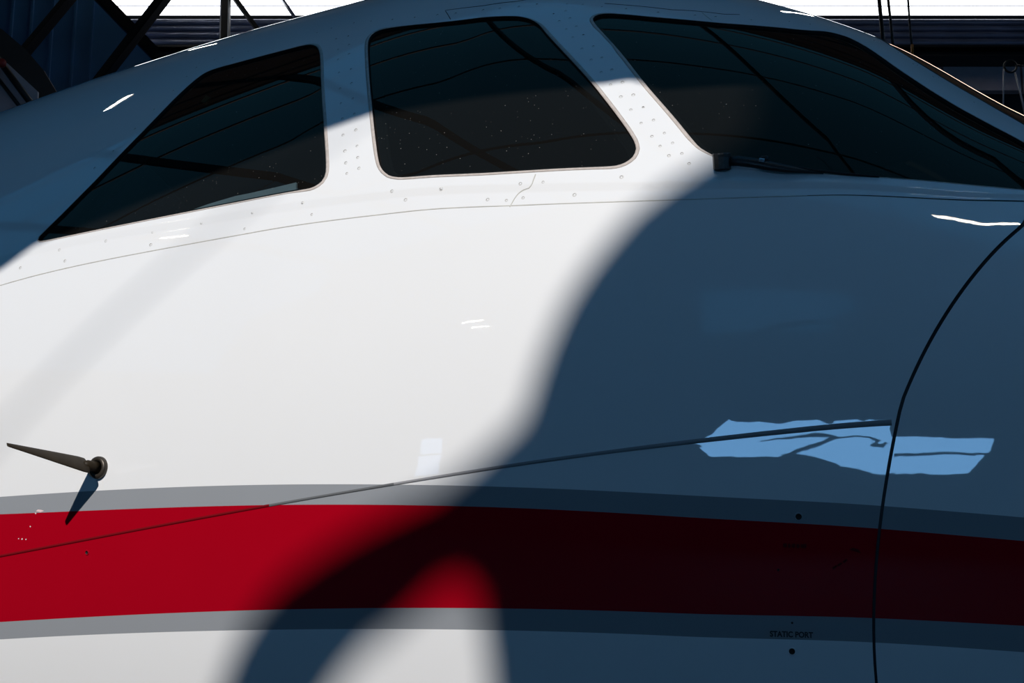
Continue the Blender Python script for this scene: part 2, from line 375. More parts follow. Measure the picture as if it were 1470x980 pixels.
def sealw(name, P):
    """width of the sealant bead around a window, wide where the photograph shows it"""
    S = surf(P[:, 0], P[:, 1]); v = S-CAM; z = v@FW; px = 735+FPX*(v@RT)/z; py = 490-FPX*(v@UP)/z
    if name == 'aft':
        w = np.where(px > 440, .0085, .0035); w = np.where(py < 60+.0*px, .004, w); w = np.where((px < 440) & (py < 333-.19*(px-60)), .0015, w)
    elif name == 'mid':
        w = np.full(len(P), .0085); w = np.where((py < 40) & (px < 770), .0012, w); w = np.where(py > 238, .006, w)
    else:
        w = np.where((py > 235) | (px > 1010), .0015, .0085); w = np.where((py < 60) & (px > 870), .0015, w)
    k = np.ones(9)/9; return np.convolve(np.r_[w[-4:], w, w[:4]], k, 'valid')
wlab = {0: ('aft', 'aft_side_window', 'dark rearmost side window with a pointed aft corner'),
        1: ('mid', 'side_window', 'dark middle side window with rounded corners'),
        2: ('fwd', 'windshield', 'large dark raked windshield')}
for i in (0, 1, 2):
    key, nm, lb = wlab[i]; P = orient(WIN[i])
    S = surf(P[:, 0], P[:, 1]); N = nrm0(P[:, 0], P[:, 1]); D = np.roll(S, -1, 0)-S
    cen = S.mean(0); inw = 1 if (np.cross(N, D)*(cen-S)).sum() > 0 else -1
    for side in (1, -1):
        w = skin_obj(nm, cls == 'win%d' % i, [M_GLASS], -.006, parent=jet, both=False, side=side, nfun=nrm0)
        if side == 1: w['label'] = lb
        m = np.array([1, side, 1])
        def add(name, VF, mt):
            V, Fc = VF; V = np.asarray(V)*m; o = obj(name, V, Fc if side == 1 else [f[::-1] for f in Fc], mt, w); return o
        sw = sealw(key, P)
        add('sealant_bead', ribbon(P, 0*sw, -inw*sw, .0009, True), M_SEAL)
        add('window_reveal', reveal(P, .014, inw), M_BLACK)
        if side == 1:
            # inner frame of the cockpit wall, standing back from the glass
            n = len(P); L = np.cross(N, D/np.linalg.norm(D, axis=1, keepdims=True))*inw
            dp = .045 if i == 0 else .026; A = S-N*dp-L*.02; B = S-N*dp+L*.020; Cc = S-N*(dp+.012)+L*.020
            V = np.vstack([A, B, Cc]); Fc = [(r*n+k, r*n+(k+1) % n, (r+1)*n+(k+1) % n, (r+1)*n+k) for k in range(n) for r in range(2)]
            add('inner_frame', (V, Fc), M_OLIVE if i == 0 else M_BLACK)
w0 = skin_obj('centre_windshield', cls == 'win3', [M_GLASS], -.003, parent=jet, both=True, nfun=nrm0)
q0 = chaikin(e0, 3, False); obj('sealant_bead', *ribbon(q0, -.003, .003, .0008, mirror=True), M_BLACK, w0)

# joints
line = np.arange(-4.6, 1.16, .015)
pj = np.stack([line, phi_J(line)], 1); pj = pj[pj[:, 0] < x_seam(pj[:, 1])+.25]
obj('panel_joint', *ribbon(pj, -.0013, .0013, .0004), M_JOINT, jet)
pf = pj[pj[:, 0] > .56]; wf = np.interp(pf[:, 0], [.56, .75, 1.0], [.0003, .0011, .0017]); obj('windshield_base_joint', *ribbon(pf, -wf, wf, .0007), M_SEAM, jet)
pS = np.stack([x_seam(np.arange(.7, 2.9, .02)), np.arange(.7, 2.9, .02)], 1)
obj('radome_seam', *ribbon(pS, -.012, .012, -.005, th=.002), M_SEAM, jet)
for nm, w, px, mt in (('panel_joint', .0012, [(769, 250), (766, 258), (764, 264), (760, 269), (752, 271), (745, 275), (739, 282), (735, 289), (731, 296)], M_JOINT),
                  ('panel_joint', .0010, [(647, 28), (643, 21), (639, 15), (665, 11.5), (696, 8), (742, 2), (760, -1)], M_SEAM),
                  ('panel_joint', .0010, [(868, 5), (895, 7), (919, 9), (964, 14), (995, 15.5), (1040, 20.5), (1062, 21)], M_SEAM),
                  ('panel_joint', .0011, [(1008, 18), (1015, 24), (1023, 30)], M_JOINT)):
    obj(nm, *ribbon(resample(uv(px), .006, False), -w, w, .0005), mt, jet)
# dark line up to the radome seam, a darker tone of each paint band
cl = [(-420, 872), (-200, 836), (-60, 809), (0, 798), (105, 777), (240, 750), (400, 723.5), (480, 710), (580, 694.5), (700, 671), (800, 657), (900, 644.5), (1000, 632), (1100, 622), (1200, 612.5), (1280, 605.5)]
cq = uv(cl); cpoly = np.polyfit(cq[:, 0], cq[:, 1], 4); xx = np.linspace(cq[0, 0], cq[-1, 0], 160)
wd = np.interp(xx, [-1.9, -.4, .2, .74], [.0034, .0028, .0038, .0058])
DK = [mat('dark_line_on_white', (.27, .27, .28), .8, spec=.1), mat('dark_line_on_grey', (.115, .12, .125), .8, spec=.1), mat('dark_line_on_red', (.16, .001, .005), .8, spec=.1)]
cV, cF = ribbon(np.stack([xx, np.polyval(cpoly, xx)], 1), -wd, wd, .0006, th=.0008)
dline = obj('dark_line', cV, cF, None, jet); dline['label'] = 'thin dark line rising along the side to the radome seam'
for m in DK: dline.data.materials.append(m)
for p in dline.data.polygons:
    x = sum(dline.data.vertices[v].co.x for v in p.vertices)/4; ph = np.polyval(cpoly, x); b = [float(f(x)) for f in STRIPE]
    p.material_index = 2 if b[1] < ph < b[2] else (1 if b[0] < ph < b[3] else 0)

# ------------------------------------------------------------------ screws of the window surround
def sc(lst, s, ox, oy): return [(x/s+ox, y/s+oy) for x, y in lst]
SCREW = sc([(55, 98), (130, 75), (155, 130), (165, 185), (165, 237), (170, 305), (175, 388), (180, 465), (187, 545), (190, 630), (200, 713), (205, 775), (210, 830),
            (250, 50), (218, 115), (222, 160), (222, 208), (232, 287), (235, 360), (242, 440), (250, 520), (257, 603), (263, 687), (267, 747), (273, 803)], 3.63, 440, 20)
SCREW += sc([(30, 122), (120, 112), (233, 103), (350, 92), (470, 78), (567, 70), (712, 52), (800, 45), (900, 35), (995, 22)], 3.675, 500, 0)
SCREW += sc([(170, 97), (285, 128), (210, 148), (330, 185), (260, 205), (380, 245), (305, 262), (450, 325), (370, 342), (510, 405), (435, 420), (580, 490), (505, 507), (570, 595), (655, 577),
             (265, 28), (375, 32), (255, 77), (510, 48), (680, 62), (905, 87), (1165, 108), (1310, 118)], 4.9, 760, 0)
SCREW += sc([(180, 108), (283, 92), (263, 215), (365, 195), (348, 325), (450, 300), (437, 435), (540, 408), (505, 515), (608, 490), (578, 595), (685, 577), (745, 660), (185, 772)], 5.765, 860, 120)
SCREW += sc([(93, 182), (203, 190), (332, 225), (415, 288), (445, 293), (585, 372), (690, 450), (720, 460), (830, 540), (868, 545)], 4.9, 1170, 0)
SCREW += [(1078.5, 28.7), (1133, 31), (1163, 35), (1398, 147)]
SCREW += sc([(235, 833), (422, 797), (610, 762), (807, 725), (1012, 685), (1215, 645), (257, 877), (78, 905), (602, 812), (980, 748), (1250, 690)], 2.8, 0, 60)
SCREW += sc([(92, 220), (380, 205), (845, 177), (978, 168), (168, 267), (650, 265), (760, 270), (858, 255), (1160, 237)], 4.083, 540, 220)
SCREW += [(268, 110), (249, 130), (221.5, 157), (194, 185), (162.7, 216.6), (136, 241), (286, 91), (308, 86), (334, 83), (356, 74), (282, 97)]
def screw_mesh():
    V = []; Fc = []; n = 10
    for r, z in ((.0040, 0.0), (.0034, .0003), (.0023, .0003), (.0018, -.0003)):
        for j in range(n): V.append((r*math.cos(2*math.pi*j/n), r*math.sin(2*math.pi*j/n), z))
    for k in range(3):
        for j in range(n): Fc.append((k*n+j, k*n+(j+1) % n, (k+1)*n+(j+1) % n, (k+1)*n+j))
    Fc.append(tuple(3*n+j for j in range(n)))
    me = mesh_of('screw', V, Fc, False); me.materials.append(M_SCREW); me.materials.append(M_RECESS)
    me.polygons.foreach_set('material_index', [0]*(2*n)+[1]*(n+1)); return me
SM = screw_mesh()
def place(o, q, off=0.0, spin=None, scale=1.0):
    n = Vector(nrm0(q[None, 0], q[None, 1])[0]); p = Vector(surf(q[None, 0], q[None, 1], off)[0])
    r = n.to_track_quat('Z', 'Y').to_matrix().to_4x4() @ Matrix.Rotation(spin if spin is not None else random.random()*6.28, 4, 'Z')
    o.matrix_world = Matrix.Translation(p) @ r @ Matrix.Scale(scale, 4)
for q in uv(SCREW):
    o = link('screw', SM, None, jet); place(o, q, .0001, scale=random.uniform(.95, 1.3))

# static ports and drain holes
def port(name, px, r, label=None):
    V = []; Fc = []; n = 20
    for rr, z in ((r*1.5, 0.0), (r*1.3, .0009), (r*1.02, .0006), (r, -.0006), (r*.98, -.0008)):
        for j in range(n): V.append((rr*math.cos(2*math.pi*j/n), rr*math.sin(2*math.pi*j/n), z+.0012))
    for k in range(4):
        for j in range(n): Fc.append((k*n+j, k*n+(j+1) % n, (k+1)*n+(j+1) % n, (k+1)*n+j))
    Fc.append(tuple(4*n+j for j in range(n)))
    me = mesh_of(name, V, Fc, True)
    q = uv([px])[0]; sel = [float(f(q[0])) for f in STRIPE]
    pm = M_WHITE if q[1] > sel[3] or q[1] < sel[0] else (M_RED if sel[1] < q[1] < sel[2] else M_GREY)
    me.materials.append(pm); me.materials.append(M_BLACK)
    me.polygons.foreach_set('material_index', [0]*(2*n)+[1]*(2*n+1))
    o = link(name, me, None, jet); place(o, q)
    if label: o['label'] = label
port('static_port', (1146.3, 741.5), .0058, 'small dark hole in the upper grey band')
port('static_port', (1136.8, 935), .0058, 'small dark hole below the lettering')
port('vent_hole', (1137, 894), .0020); port('vent_hole', (123.5, 793), .0042, 'small hole in the red stripe'); port('vent_hole', (1117, 818), .0022)

# stencilled lettering
def stencil(txt, px0, px1, hpx, m, name, bold=.0):
    cu = bpy.data.curves.new(name, 'FONT'); cu.body = txt; cu.align_x = 'CENTER'; cu.align_y = 'CENTER'; cu.extrude = .008; cu.offset = bold
    t = bpy.data.objects.new(name, cu); C.objects.link(t); bpy.context.view_layer.update()
    me = bpy.data.meshes.new_from_object(t.evaluated_get(bpy.context.evaluated_depsgraph_get())); bpy.data.objects.remove(t)
    co = np.array([v.co[:] for v in me.vertices]); co[:, :2] -= (co[:, :2].max(0)+co[:, :2].min(0))/2; ext = co[:, :2].max(0)-co[:, :2].min(0)
    A, B = hit([px0[0], px1[0]], [px0[1], px1[1]]); wid = np.linalg.norm(B-A); mid = ((px0[0]+px1[0])/2, (px0[1]+px1[1])/2)
    U_, L_ = hit([mid[0]]*2, [mid[1]-hpx/2, mid[1]+hpx/2]); hei = np.linalg.norm(U_-L_)
    q = uv([mid])[0]; n = nrm0(q[None, 0], q[None, 1])[0]; p = surf(q[None, 0], q[None, 1])[0]
    ex = (B-A)/wid; ex = ex-n*(ex@n); ex /= np.linalg.norm(ex); ey = np.cross(n, ex)
    W_ = p+ex*(co[:, :1]/ext[0]*wid)+ey*(co[:, 1:2]/ext[1]*hei)+n*(.0009+co[:, 2:3]*.05)
    for v, w in zip(me.vertices, W_): v.co = w
    me.materials.clear(); me.materials.append(m); me.name = name
    o = link(name, me, None, jet); return o
stencil('STATIC PORT', (1105, 909.6), (1167, 911.6), 8.6, M_TEXT, 'stencil_lettering', .032)['label'] = 'black stencilled words STATIC PORT'
# two worn, unreadable dark smudges of old stencil on the red stripe
def blot(name, pxs, m, off=.0005):
    q = uv(pxs); c = q.mean(0); Q = np.vstack([c, q]); V = surf(Q[:, 0], Q[:, 1], off); n = len(q)
    return obj(name, V, [(0, i+1, (i+1) % n+1) for i in range(n)], m, jet)
for x0, x1, y in ((1124, 1129, 782.5), (1131, 1134, 783), (1136, 1141, 783), (1143, 1147, 783.5), (1149, 1157, 783.5)):
    blot('worn_stencil_mark', [(x0, y-2.5), (x1, y-3), (x1+1, y+1), (x1-1, y+3.5), (x0, y+2.5)], M_TEXTD)
blot('worn_stencil_mark', [(1219, 789), (1224, 786), (1232, 788), (1236, 794), (1229, 792)], M_TEXTD)
for x, y in ((1198, 814), (1205, 810), (1213, 805)): blot('worn_stencil_mark', [(x-4, y+1), (x+2, y-3), (x+4, y-1), (x-1, y+3)], M_TEXTD)
for pg in ([(50, 733.5), (53, 731), (58, 731.5), (62, 733), (57, 735)], [(48.5, 736), (50, 735.2), (51, 736.6), (49.6, 738)], [(41, 755), (42.2, 754.4), (43.2, 755.6), (42, 756.8)],
           [(29, 773), (31, 772.4), (31.5, 774), (29.6, 774.6)], [(35, 773.4), (36.6, 773), (36.4, 774.8), (35.2, 775)], [(24.5, 772.6), (26, 772.2), (26, 773.6), (24.8, 773.8)]):
    blot('paint_chip', pg, M_CHIP)

# ------------------------------------------------------------------ angle-of-attack vane
vq = uv([(141, 671)])[0]; vn = nrm0(vq[None, 0], vq[None, 1])[0]; vp = surf(vq[None, 0], vq[None, 1])[0]
R0 = hit(138, 668)[0]; tip = R0+np.array([-.021, -.249, .022])
ring = []; e1 = np.array([1., 0, 0])-vn*vn[0]; e1 /= np.linalg.norm(e1); e2 = np.cross(vn, e1)
vane = obj('vane_mount', *(lambda n=36, prof=((.027, -.004), (.027, .006), (.0255, .010), (.020, .012), (.0165, .010), (.015, .004), (.004, .003)): (
    [vp+e1*r*math.cos(2*math.pi*j/n)+e2*r*math.sin(2*math.pi*j/n)+vn*z for r, z in prof for j in range(n)],
    [(k*n+j, k*n+(j+1) % n, (k+1)*n+(j+1) % n, (k+1)*n+j) for k in range(len(prof)-1) for j in range(n)]+[tuple((len(prof)-1)*n+j for j in range(n))]))(), M_BRASSD, jet)
vane['label'] = 'bronze vane on a round mount above the stripe'
ax = (tip-vp)/np.linalg.norm(tip-vp); Lv = np.linalg.norm(tip-vp)
obj('vane_hub', *tube([vp+vn*.002, vp+ax*.02, vp+ax*.036, vp+ax*.046], [.013, .0125, .0115, .006], 16), M_BRASS, vane)
ch = np.array([-.6, 0, .8]); ch -= ax*(ch@ax); ch /= np.linalg.norm(ch); tn = np.cross(ax, ch)
V = []; st_ = [(.032, .012, .004), (.038, .0245, .0046), (.055, .0250, .0044), (.12, .0190, .0036), (.19, .0122, .0028), (Lv-.004, .0062, .0022), (Lv, .0054, .0016)]
for s, c, t in st_:
    for k in range(12):
        a = 2*math.pi*k/12; V.append(vp+ax*s+ch*(c*math.cos(a)-.004*(1-s/Lv))+tn*(t*math.sin(a)*(1 if math.cos(a) < .3 else .7)))
Fc = [(i*12+k, i*12+(k+1) % 12, (i+1)*12+(k+1) % 12, (i+1)*12+k) for i in range(len(st_)-1) for k in range(12)]+[tuple(range(11, -1, -1)), tuple((len(st_)-1)*12+k for k in range(12))]
obj('vane_blade', V, Fc, M_BRASS, vane)

# ------------------------------------------------------------------ windshield wiper
def pt(px, py, off): q = uv([(px, py)]); return surf(q[:, 0], q[:, 1], off)[0], nrm0(q[:, 0], q[:, 1])[0]
p0, n0 = pt(1037, 241, 0.0); up = Z*.9+n0*.35; up /= np.linalg.norm(up)
f1 = np.cross(up, n0); f1 /= np.linalg.norm(f1); f2 = np.cross(up, f1); pc = p0+n0*.012-up*.006
nn = 10; prof = ((.0185, -.004), (.0185, .020), (.0195, .026), (.0185, .029), (.0125, .029), (.0115, .018), (.001, .018))
wiper = obj('wiper_pivot', [pc+(f1*math.cos(2*math.pi*j/nn)+f2*math.sin(2*math.pi*j/nn))*r+up*z for r, z in prof for j in range(nn)],
            [(k*nn+j, k*nn+(j+1) % nn, (k+1)*nn+(j+1) % nn, (k+1)*nn+j) for k in range(len(prof)-1) for j in range(nn)], M_CUP, jet, smooth=False)
wiper['label'] = 'windshield wiper: worn cup pivot with black arm'
AR = [pt(x, y, o)[0] for x, y, o in ((1042, 238, .014), (1060, 239, .018), (1080, 241.5, .018), (1105, 245.5, .016), (1130, 248, .012), (1155, 249.5, .008), (1182, 251, .005))]
obj('wiper_arm', *tube(AR, [.0115, .0125, .0120, .0115, .0090, .0050, .0022], 12, flat=(n0, .7)), M_WIPER, wiper)
BL = [pt(x, y, o)[0] for x, y, o in ((1098, 238, .012), (1130, 243.5, .010), (1165, 248, .008), (1215, 252.5, .006), (1262, 255.5, .004))]
obj('wiper_blade', *tube(BL, [.0035, .004, .0035, .003, .0018], 8), M_BLACK, wiper)
kp, kn = pt(1098, 237.5, .018); obj('retaining_knob', *tube([kp-up*.006, kp+up*.006, kp+up*.008], [.009, .009, .006], 12), M_WIPER, wiper)
c0 = pt(1091, 243.5, .031)[0]; c1 = pt(1098, 244.5, .031)[0]; obj('silver_clip', *tube([c0, c1], .0042, 8), M_CLIP, wiper)

# ------------------------------------------------------------------ cockpit interior (dimly seen through the glass)
def xbox(x0, x1, y0, y1, z0, z1):
    V = [(x, y, z) for z in (z0, z1) for (x, y) in ((x0, y0), (x1, y0), (x1, y1), (x0, y1))]
    return V, [(3, 2, 1, 0), (4, 5, 6, 7), (0, 1, 5, 4), (1, 2, 6, 5), (2, 3, 7, 6), (3, 0, 4, 7)]
obj('cockpit_floor', *xbox(-1.9, .9, -.62, .62, 1.55, 1.6), M_INSIDE, jet, False)
obj('glareshield', *merge(slab([(.30, 2.40), (.85, 2.42), (.80, 2.50), (.45, 2.54), (.28, 2.47)], np.array([1., 0, 0]), Z, np.array([0, 1., 0]), np.array([0, -.5, 0]), 1.0)), M_INSIDE, jet, False)
for y in (-.42, .42):
    s = obj('pilot_seat', *merge(xbox(-.55, -.05, y-.22, y+.22, 1.86, 1.98), xbox(-.30, -.25, y-.1, y+.1, 1.6, 1.86)), M_SEAT, jet, False)
    obj('seat_back', *slab([(-.52, 1.95), (-.40, 1.95), (-.56, 2.62), (-.66, 2.62)], np.array([1., 0, 0]), Z, np.array([0, 1., 0]), np.array([0, y-.21, 0]), .42), M_SEAT, s, False)
    obj('headrest', *slab([(-.57, 2.65), (-.66, 2.66), (-.70, 2.84), (-.61, 2.85)], np.array([1., 0, 0]), Z, np.array([0, 1., 0]), np.array([0, y-.12, 0]), .24), M_SEAT, s, False)
# sunlit bits of the inner window frames, painted as olive-yellow patches
M_LITFRAME = mat('lit_olive_yellow', (.34, .32, .12), .5)
for nm, pxs in (('lit_frame_patch', ((284, 139), (291, 129.5), (297, 133), (290, 141))), ('lit_frame_patch', ((553, 241), (558, 240.5), (572, 247), (584, 251.5), (565, 251.5)))):
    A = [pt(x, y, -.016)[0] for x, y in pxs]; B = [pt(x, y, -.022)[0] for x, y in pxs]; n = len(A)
    obj(nm, A+B, [tuple(range(n)), tuple(range(2*n-1, n-1, -1))]+[(i, i+n, (i+1) % n+n, (i+1) % n) for i in range(n)], M_LITFRAME, jet, False)
# pale strip along the sill of the aft window
bl = []
for px, y0, y1 in ((255, 299, 306), (290, 286, 299), (330, 274, 291), (350, 270, 288), (385, 262, 281), (418, 254, 272)):
    (a, n_), (b, _) = pt(px, y0, -.022), pt(px, y1, -.022); bl.append((a, b))
V = [p for ab in bl for p in ab]+[p-np.array([0, -.004, 0]) for ab in bl for p in ab]; k = len(bl)*2
Fc = [(2*i, 2*i+1, 2*i+3, 2*i+2) for i in range(len(bl)-1)]+[(k+2*i, k+2*i+2, k+2*i+3, k+2*i+1) for i in range(len(bl)-1)]
sb = obj('pale_strip', V, Fc, M_PSTRIP, jet); sb['label'] = 'pale strip behind the aft window'

# ------------------------------------------------------------------ hangar shell
def st(name, VF, m, smooth=False, parent=None):
    o = obj(name, *VF, m, parent, smooth)
    if parent is None: o['kind'] = 'structure'
    return o
st('floor', hbox(-24, 24, -7.5, 20, -.2, 0), M_FLOOR)
FB = -7.0; BW = 18.0; zg = at(735, 22, BW)[1]
st('wall_back', hbox(-24, 24, BW, BW+.25, 0, zg), M_DARKW)
st('ceiling', hbox(-24, 24, 7.0, BW-.05, 12.0, 12.2), M_ROOF)
for i, a in enumerate((-13, -9.2, -5.6, -2.1, 1.5, 5.0, 8.6, 12.0)): st('roof_rafter', hbox(a-.045, a+.045, FB, 7.0, 11.7, 12.0), M_STEEL)
for b in (-3.5, 0.0, 3.5, 5.3, 6.6): st('roof_purlin', hbox(-15, 14, b-.035, b+.035, 12.0, 12.14), M_STEEL)
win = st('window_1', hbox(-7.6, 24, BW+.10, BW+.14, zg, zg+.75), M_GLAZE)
st('wall_above_glazing', hbox(-24, 24, BW+.02, BW+.25, zg+.75, 12.0), M_DARKW); st('wall_beside_glazing', hbox(-24, -7.6, BW+.02, BW+.25, zg, zg+.75), M_DARKW)
for z in (at(300, 5, BW)[1],): st('glazing_bar', hbox(-7.6, 24, BW+.07, BW+.10, z-.003, z+.003), M_PALE, parent=win)
st('light_blocker_6', hbox(-24, 24, 6.9, 7.0, 8.0, 12.14), mat('black_blocker_sheet', (.002, .002, .003), .9, spec=.1))  # added black sheet, keeps the sun off the boards and braces behind
st('wall_left', hbox(-22.2, -22, FB, BW, 0, 9.5), M_DARKW)
# unseen front wall: blocks the sun, its opening cut to outline the lit area
hole = [(-4.6, 7.2), (-2.432, 7.2), (-2.434, 7.50), (-2.438, 7.63), (-2.44, 7.69), (-2.42, 7.82), (-2.379, 7.913), (-2.339, 7.988), (-2.301, 8.097), (-2.249, 8.211), (-2.189, 8.297), (-2.107, 8.394), (-2.025, 8.458), (-1.95, 8.50), (-1.85, 8.60), (-1.80, 9.6), (-4.6, 9.6)]
def wall_with_hole(a0, a1, z0, z1, hole, b, th):
    outer = [(a0, z0), (a1, z0), (a1, z1), (a0, z1)]; pp = outer+hole; n = len(hole)
    ed = [(0, 1), (1, 2), (2, 3), (3, 0)]+[(4+i, 4+(i+1) % n) for i in range(n)]
    v2, _, f2 = delaunay_2d_cdt([Vector(p) for p in pp], ed, [], 0, 1e-6)[:3]
    q = np.array([tuple(v) for v in v2]); T = [tuple(f) for f in f2]; c = np.array([q[list(f)].mean(0) for f in T]); ins = inside(c, np.array(hole))
    T = [f for f, i in zip(T, ins) if not i]; m = len(q)
    V = [H(p[0], b, p[1]) for p in q]+[H(p[0], b-th, p[1]) for p in q]
    Fc = [f for f in T]+[tuple(i+m for i in reversed(f)) for f in T]
    for lst in (list(range(4)), list(range(4, 4+n))):
        for i in range(len(lst)): a_, b_ = lst[i], lst[(i+1) % len(lst)]; Fc.append((a_, b_, b_+m, a_+m))
    return V, Fc
st('wall_front', wall_with_hole(-26, 6.0, 0.0, 15.0, hole, FB, .06), M_DARKW)
bar = [(-2.32, 7.99), (-2.38, 7.50), (-2.44, 7.56), (-2.447, 7.665), (-2.495, 7.715), (-2.55, 7.715), (-2.60, 7.692), (-2.66, 7.665), (-2.73, 7.648), (-2.80, 7.612), (-2.86, 7.572), (-3.0, 7.45), (-3.25, 7.1), (-3.6, 7.1), (-3.28, 7.46), (-3.12, 7.665), (-3.06, 7.735), (-3.0, 7.785), (-2.936, 7.82), (-2.836, 7.845), (-2.75, 7.862), (-2.67, 7.872), (-2.54, 7.885), (-2.43, 7.93)]
st('light_blocker_1', slab(bar, RT, Z, BK, G0+BK*(FB-.03), .03), M_STEEL)  # unseen bar, outlined to cast the diagonal shadow strip
st('light_blocker_2', tube([H(-3.2, -10, 10.92), H(-5.6, -10, 9.63)], .0065, 8), M_STEEL)  # unseen thin bar outside the wall, casts the faint shadow band
st('light_blocker_3', slab([(-6, 4.50), (-2.6, 4.585), (-2.313, 4.611), (-2.17, 4.628), (-2.059, 4.66), (-1.15, 4.641), (-1.027, 4.641), (-.448, 4.516), (-.383, 4.514), (-.308, 4.459), (.3, 4.40), (3.5, 4.3), (3.5, 6.6), (-6, 6.6)], RT, Z, BK, G0+BK*.3, .04), M_STEEL)  # unseen plate, lower edge shaped to cast the upper shadow edge
dw = [[(-4.85, 2.95), (-4.62, 2.86), (-4.70, 2.80), (-4.444, 2.55), (-3.9, 2.52), (-3.30, 2.47), (-3.12, 2.56), (-3.02, 2.50), (-2.9, 2.40), (-2.72, 2.30), (-2.66, 2.20), (-2.45, 2.12), (-2.30, 1.98), (-2.16, 1.96), (-2.03, 2.02), (-2.03, 3.32),
       (-2.3, 3.34), (-2.36, 3.28), (-2.45, 3.35), (-2.7, 3.33), (-2.76, 3.25), (-2.85, 3.36), (-3.1, 3.40), (-3.25, 3.34), (-3.5, 3.44), (-3.7, 3.42), (-3.9, 3.46), (-4.05, 3.56), (-4.2, 3.40), (-4.4, 3.14)],
      [(-2.03, 1.97), (-1.7, 2.0), (-1.3, 1.96), (-.95, 1.99), (-.88, 2.08), (-.62, 2.41), (-1.2, 2.43), (-2.03, 2.41)], [(-2.03, 2.48), (-1.3, 2.495), (-.57, 2.47), (-.50, 2.62), (-.435, 2.79), (-1.2, 2.82), (-1.5, 2.85), (-2.03, 2.87)], [(-13.5, 3.4), (-12.87, 3.35), (-12.85, 4.02), (-13.5, 4.06)], [(-13.7, 2.46), (-12.89, 2.5), (-12.87, 3.28), (-13.55, 3.31)]]
st('light_blocker_4', tube([H(a_, FB+.06, z_) for a_, z_ in ((-3.2, 2.48), (-3.05, 2.62), (-2.85, 2.78), (-2.70, 2.92), (-2.86, 3.00), (-3.1, 2.96), (-3.5, 2.90))], [.05, .05, .04, .06, .05, .03, .01], 8), M_STEEL)  # added tube, draws a dark curve in the panes' reflection on the paint
st('light_blocker_5', tube([H(a_, FB+.06, z_) for a_, z_ in ((-2.8, 2.88), (-2.5, 2.92), (-2.3, 2.88), (-2.2, 2.78), (-2.26, 2.70), (-2.14, 2.66), (-2.08, 2.74))], [.02, .018, .02, .04, .05, .05, .03], 8), M_STEEL)  # second added tube, a dark squiggle in the same reflection
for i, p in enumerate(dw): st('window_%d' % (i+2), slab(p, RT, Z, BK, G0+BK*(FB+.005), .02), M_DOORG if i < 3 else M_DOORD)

# ------------------------------------------------------------------ things in the hangar
def at3(px, py, b): a, z = at(px, py, b); return H(a, b, z)
def beam(name, p0, p1, b, wpx, m, label, cat, group=None, dp=.16):
    A, B = at3(*p0, b), at3(*p1, b); w = wpx/FPX*b*1.04; d = (B-A)/np.linalg.norm(B-A); s = np.cross(d, BK); s /= np.linalg.norm(s)
    # a channel section: web and two flanges
    parts = []
    for o0, o1, k0, k1 in ((-.5, .5, 0, .03), (-.5, -.38, 0, 1), (.38, .5, 0, 1)):
        V = [X+s*w*o+BK*dp*k for X in (A, B) for (o, k) in ((o0, k0), (o1, k0), (o1, k1), (o0, k1))]
        parts.append((V, [(3, 2, 1, 0), (4, 5, 6, 7), (0, 1, 5, 4), (1, 2, 6, 5), (2, 3, 7, 6), (3, 0, 4, 7)]))
    o = obj(name, *merge(*parts), m, None, False); tag(o, label, cat, group); return o
beam('roof_brace', (285, -75), (20, 268), 14.5, 12, M_STEEL, 'dark diagonal steel brace crossing another in front of the blue sheet wall', 'beam')
beam('roof_brace', (118, -32), (320, 176), 14.9, 17, M_STEEL, 'thick dark brace sloping down right along the edge of the blue wall', 'beam')
beam('roof_brace', (128, -45), (30, 72), 13.2, 8, M_STEEL, 'short dark brace ending on the blue sheet wall', 'beam')
o = beam('steel_column', (324, -60), (302, 900), 16.5, 11, M_STEEL, 'dark upright steel column against the bright window strip', 'beam')
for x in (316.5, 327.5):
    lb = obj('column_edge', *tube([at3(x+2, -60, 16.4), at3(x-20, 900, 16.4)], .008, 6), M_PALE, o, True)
beam('roof_brace', (318, -30), (440, 137), 16.6, 6, M_STEEL, 'thin dark brace leaning against the upright column', 'beam')
beam('roof_brace', (392, -22), (480, 105), 16.9, 3, M_DUCT, 'thinnest blue brace under the bright window strip', 'beam')
# blue sheet wall and panels at far left
poly = [at(x, y, 15.6) for x, y in ((-60, -80), (120, -80), (160, 12), (196, 52), (240, 100), (260, 150))]; poly += [(poly[-1][0], 0.0), (-14.0, 0.0), (-14.0, poly[0][1])]
bw = st('wall_partition', slab(poly, RT, Z, BK, G0+BK*15.6, .08), M_BLUEW)
for px in (20, 48, 78, 110, 135): st('sheet_rib', hbox(at(px, 0, 15.6)[0]-.015, at(px, 0, 15.6)[0]+.015, 15.57, 15.6, 0.0, at(px, -70, 15.6)[1]), M_BLUEW, parent=bw)
tp = obj('taupe_board', *slab([at(x, y, 12.4) for x, y in ((-40, 24), (3, 42), (38, 72), (62, 100), (86, 140))]+[(at(110, 190, 12.4)[0], 0.0), (at(-60, 190, 12.4)[0], 0.0)], RT, Z, BK, G0+BK*12.4, .05), M_TAUPE, None, False)
tag(tp, 'dull taupe board leaning in front of the blue sheet wall', 'board')
pp = obj('pale_panel', *slab([at(x, y, 12.2) for x, y in ((-20, 84), (0, 88), (11, 91), (54, 131), (50, 190), (48, 300), (-20, 300))], RT, Z, BK, G0+BK*12.2, .04), M_PALE, None, False)
tag(pp, 'pale grey panel with black bars beside the taupe board', 'panel')
for p, q, w in (((-8, 78), (48, 153), .030), ((-14, 98), (36, 163), .018)):
    obj('black_bar', *tube([at3(*p, 12.12), at3(*q, 12.12)], w, 8), M_STEEL, pp)
obj('red_cap', *tube([at3(2, 92, 12.08), at3(3, 90, 11.98)], .038, 12), M_REDP, pp)
